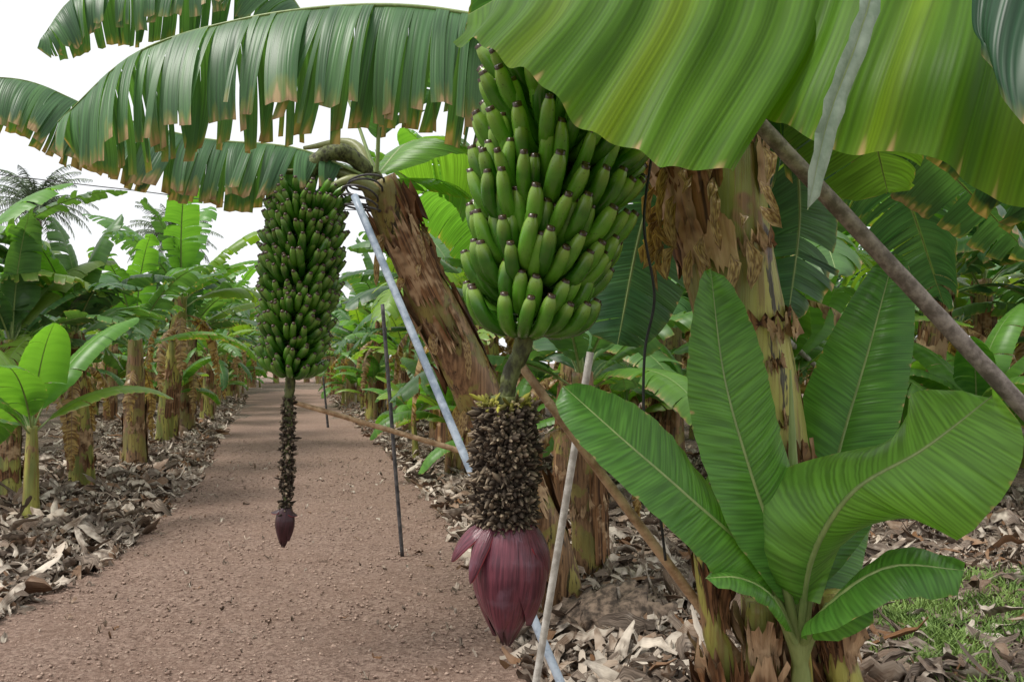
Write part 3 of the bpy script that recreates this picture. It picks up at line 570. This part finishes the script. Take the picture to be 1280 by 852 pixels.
mb=MB(); bell(mb,W(636,650,2.12),W(633,806,2.12),0.078,[(3.1,0.45,-0.03,1.35,0.15,0.75,0.16,0.9),(2.35,0.6,-0.03,1.05,-0.05,0.40,0.17,1.4),(0.1,0.5,-0.04,1.0,-0.25,0.85,0.17,0.9),(1.1,0.60,-0.03,0.75,-0.15,0.5,0.10,0.9),(3.8,0.6,0.0,0.9,0.2,0.6,0.13,1.0),(5.0,0.6,0.0,0.8,0.2,0.7,0.13,1.0)]); mb.obj('bracts',bl1)
# ------------------------------------------------------------------ sucker in the foreground
sk=empty('young_banana_plant'); mb=MB()
tube(mb,[(W(1000,1290,2.15)[0],2.15,-0.05),W(1005,950,2.15),W(1003,860,2.15),W(1000,780,2.15)],[0.07,0.05,0.036,0.02],'stem',30,14); tube(mb,Wp([(998,780,2.15),(992,600,2.13),(988,462,2.12)]),[0.016,0.015,0.002],'rib',30,10)
mb.obj('pseudostem',sk)
mb=MB(); kw=dict(mat='leafy',fray=0.0,edge=0.12,pleat=0.003)
leaf(mb,Wp([(998,800,2.12),(975,700,2.08),(938,590,2.05),(905,470,2.05),(888,336,2.08)]),0.125,droop=0.15,rise=0.45,tint=0.75,up=(0.35,-1,0.1),pet=0.10,pw=2.2,slant=0.5,wave=0.15,**kw)
leaf(mb,Wp([(998,800,2.12),(950,705,2.05),(860,620,1.98),(780,550,1.95),(704,482,1.98)]),0.12,droop=0.35,rise=0.2,tint=0.5,up=(0.2,-0.75,0.6),pet=0.15,slant=0.5,wave=0.18,pw=2.4,**kw)
leaf(mb,Wp([(1002,800,2.2),(1020,690,2.3),(1050,560,2.4),(1085,440,2.45),(1118,318,2.5)]),0.15,droop=0.55,rise=0.5,tint=0.3,up=(-0.5,-1,0.1),pet=0.12,slant=0.4,wave=0.2,pw=2.2,**kw)
leaf(mb,Wp([(1002,800,2.1),(1015,700,2.02),(1065,615,1.93),(1155,560,1.86),(1240,495,1.85)]),0.185,droop=1.15,rise=-0.05,tint=0.85,yel=0.10,up=(0.15,-0.62,0.75),pet=0.14,slant=0.3,pw=6,wave=0.4,**kw)
leaf(mb,Wp([(1003,800,2.1),(1035,755,1.98),(1110,708,1.9),(1205,712,1.86)]),0.10,droop=1.0,rise=0.1,tint=0.45,up=(0,-0.45,0.9),pet=0.08,slant=0.3,wave=0.25,pw=5,**kw)
leaf(mb,Wp([(996,800,2.08),(965,745,2.0),(925,722,1.95),(882,722,1.92)]),0.05,droop=0.8,rise=0.2,tint=0.6,up=(0,-0.5,0.9),pet=0.1,**kw)
leaf(mb,Wp([(1002,800,2.2),(1030,690,2.35),(1060,600,2.5),(1080,560,2.6)]),0.12,droop=0.5,rise=0.3,tint=0.3,up=(0,-1,0.2),pet=0.1,**kw)
for q in [(975,700),(950,705),(1015,700),(1035,755),(965,745)]:
    tube(mb,Wp([(1002,920,2.14),(1001,830,2.12),(q[0],q[1],2.06)]),[0.024,0.017,0.008],'rib',16,8,tint=(0.6,0.15,0,0))
mb.obj('leaves',sk)
# ------------------------------------------------------------------ poles, canes, cable
def pole(name,a,b,r0,r1,mat,n=30,lump=0.0,nodes=0):
    mb=MB(); a=np.array(a);b=np.array(b); t=np.linspace(0,1,7); pts=a+(b-a)*t[:,None]
    tube(mb,pts,[r0,r1],mat,n,12,lump=lump)
    if nodes:
        c=cr(pts,200); d=nrm(b-a)
        for i in range(1,nodes):
            p=c[int(i*199/nodes)]; tube(mb,[p-d*0.008,p,p+d*0.008],[r0*1.0,r0*1.22,r0*1.0],mat,5,12)
    return mb.obj(name)
pole('metal_support_pole',W(443,245,4.4),W(740,945,3.5),0.019,0.019,'bluepole')
pole('wooden_support_pole',W(940,145,2.1),W(1900,1177,1.9),0.019,0.022,'greypole',80,0.02)
pole('bamboo_pole',W(648,452,2.2),W(1180,1140,2.0)+np.array([0,0.3,-0.05]),0.011,0.016,'bamboo',60,0.01,nodes=12)
pole('bamboo_pole',W(366,502,4.6),W(640,582,4.9),0.013,0.016,'bamboo',40,0.02,nodes=8)
pole('pale_support_pole',W(738,440,3.3),W(648,985,3.29),0.014,0.014,'paleback',30,0.0)
x,y=G(503,697); pole('iron_stake',(x,y,0),W(478,380,y),0.016,0.016,'iron')
x,y=G(410,535); pole('iron_stake',(x,y,0),W(404,470,y),0.03,0.02,'iron')
x,y=G(1130,560); pole('wooden_support_pole',(x,y,0),W(985,425,9),0.03,0.03,'paleback')
x,y=G(1120,640); pole('wooden_support_pole',(x,y,0),W(1215,462,9.5),0.03,0.03,'paleback')
mb=MB(); tube(mb,Wp([(815,190,2.2),(805,280,2.18),(818,370,2.2),(806,440,2.2),(806,530,2.2),(822,620,2.2),(832,700,2.2)]),[0.0035,0.0035],'black',120,6); mb.obj('irrigation_cable')
mb=MB(); tube(mb,[W(-100,206,14),W(150,236,14.2),W(420,262,14.5),W(900,250,15)],[0.009,0.009],'iron',60,5); mb.obj('overhead_wire')
mb=MB()
for i in range(5):
    c=W(452+rng.normal()*3,228+i*8,4.6); a=np.linspace(0,6.28,12); tube(mb,[c+np.array([0.09*math.cos(q),0.17*math.sin(q),0.02*math.cos(q+i)]) for q in a],[0.006,0.006],'iron',40,5)
mb.obj('tie_rope')
mb=MB(); 
for (px,py,R,Hh) in [(770,800,0.30,0.16),(705,790,0.16,0.10),(1010,700,0.25,0.14)]:
    x,y=G(px,py); th=np.linspace(0,np.pi*0.6,18)[:,None]; a=np.linspace(0,6.283,36,endpoint=False)[None]
    P=np.stack([x+R*np.sin(th)*np.cos(a),y+R*0.8*np.sin(th)*np.sin(a),gh(x,y)+Hh*np.cos(th)+0*a],-1)
    for i in range(18):
        for j in range(36): P[i,j]+= 0.10*R/0.2*mnoise.noise(Vector(P[i,j]*7))*np.array([1,1,0.9])+0.04*mnoise.noise(Vector(P[i,j]*25))
    mb.grid(P,np.zeros((18,36,2)),'stump',wrap=True)
mb.obj('rotting_banana_stump')
# ------------------------------------------------------------------ light, sky, camera
w=bpy.data.worlds.new('World'); scene.world=w; w.use_nodes=True; nt=w.node_tree; bg=nt.nodes['Background']
el=math.radians(60); az=math.radians(250)
sky=nt.nodes.new('ShaderNodeTexSky'); sky.sky_type='NISHITA'; sky.sun_disc=False; sky.sun_elevation=el; sky.sun_rotation=az; sky.dust_density=3; sky.air_density=1.0
mx=nt.nodes.new('ShaderNodeMix'); mx.data_type='RGBA'; mx.inputs[0].default_value=0.87; nt.links.new(sky.outputs[0],mx.inputs[6]); mx.inputs[7].default_value=(9.8,9.9,10.0,1)
nt.links.new(mx.outputs[2],bg.inputs[0]); bg.inputs[1].default_value=0.118
sl=bpy.data.lights.new('sun','SUN'); sl.energy=3.6; sl.angle=math.radians(22); sl.color=(1,0.965,0.90); so=bpy.data.objects.new('sun',sl); scene.collection.objects.link(so)
d=Vector((math.sin(az)*math.cos(el),math.cos(az)*math.cos(el),math.sin(el))); so.rotation_euler=d.to_track_quat('Z','Y').to_euler()
cam=bpy.data.cameras.new('camera'); co=bpy.data.objects.new('camera',cam); scene.collection.objects.link(co); co.location=(0,0,CH); co.rotation_euler=(math.radians(90),0,0)
cam.lens=F/1280*36; cam.sensor_width=36; cam.shift_y=(HOR-426)/1280; cam.clip_end=1000; cam.clip_start=0.05; scene.camera=co
scene.view_settings.view_transform='Standard'; scene.view_settings.look='None'; scene.view_settings.exposure=0
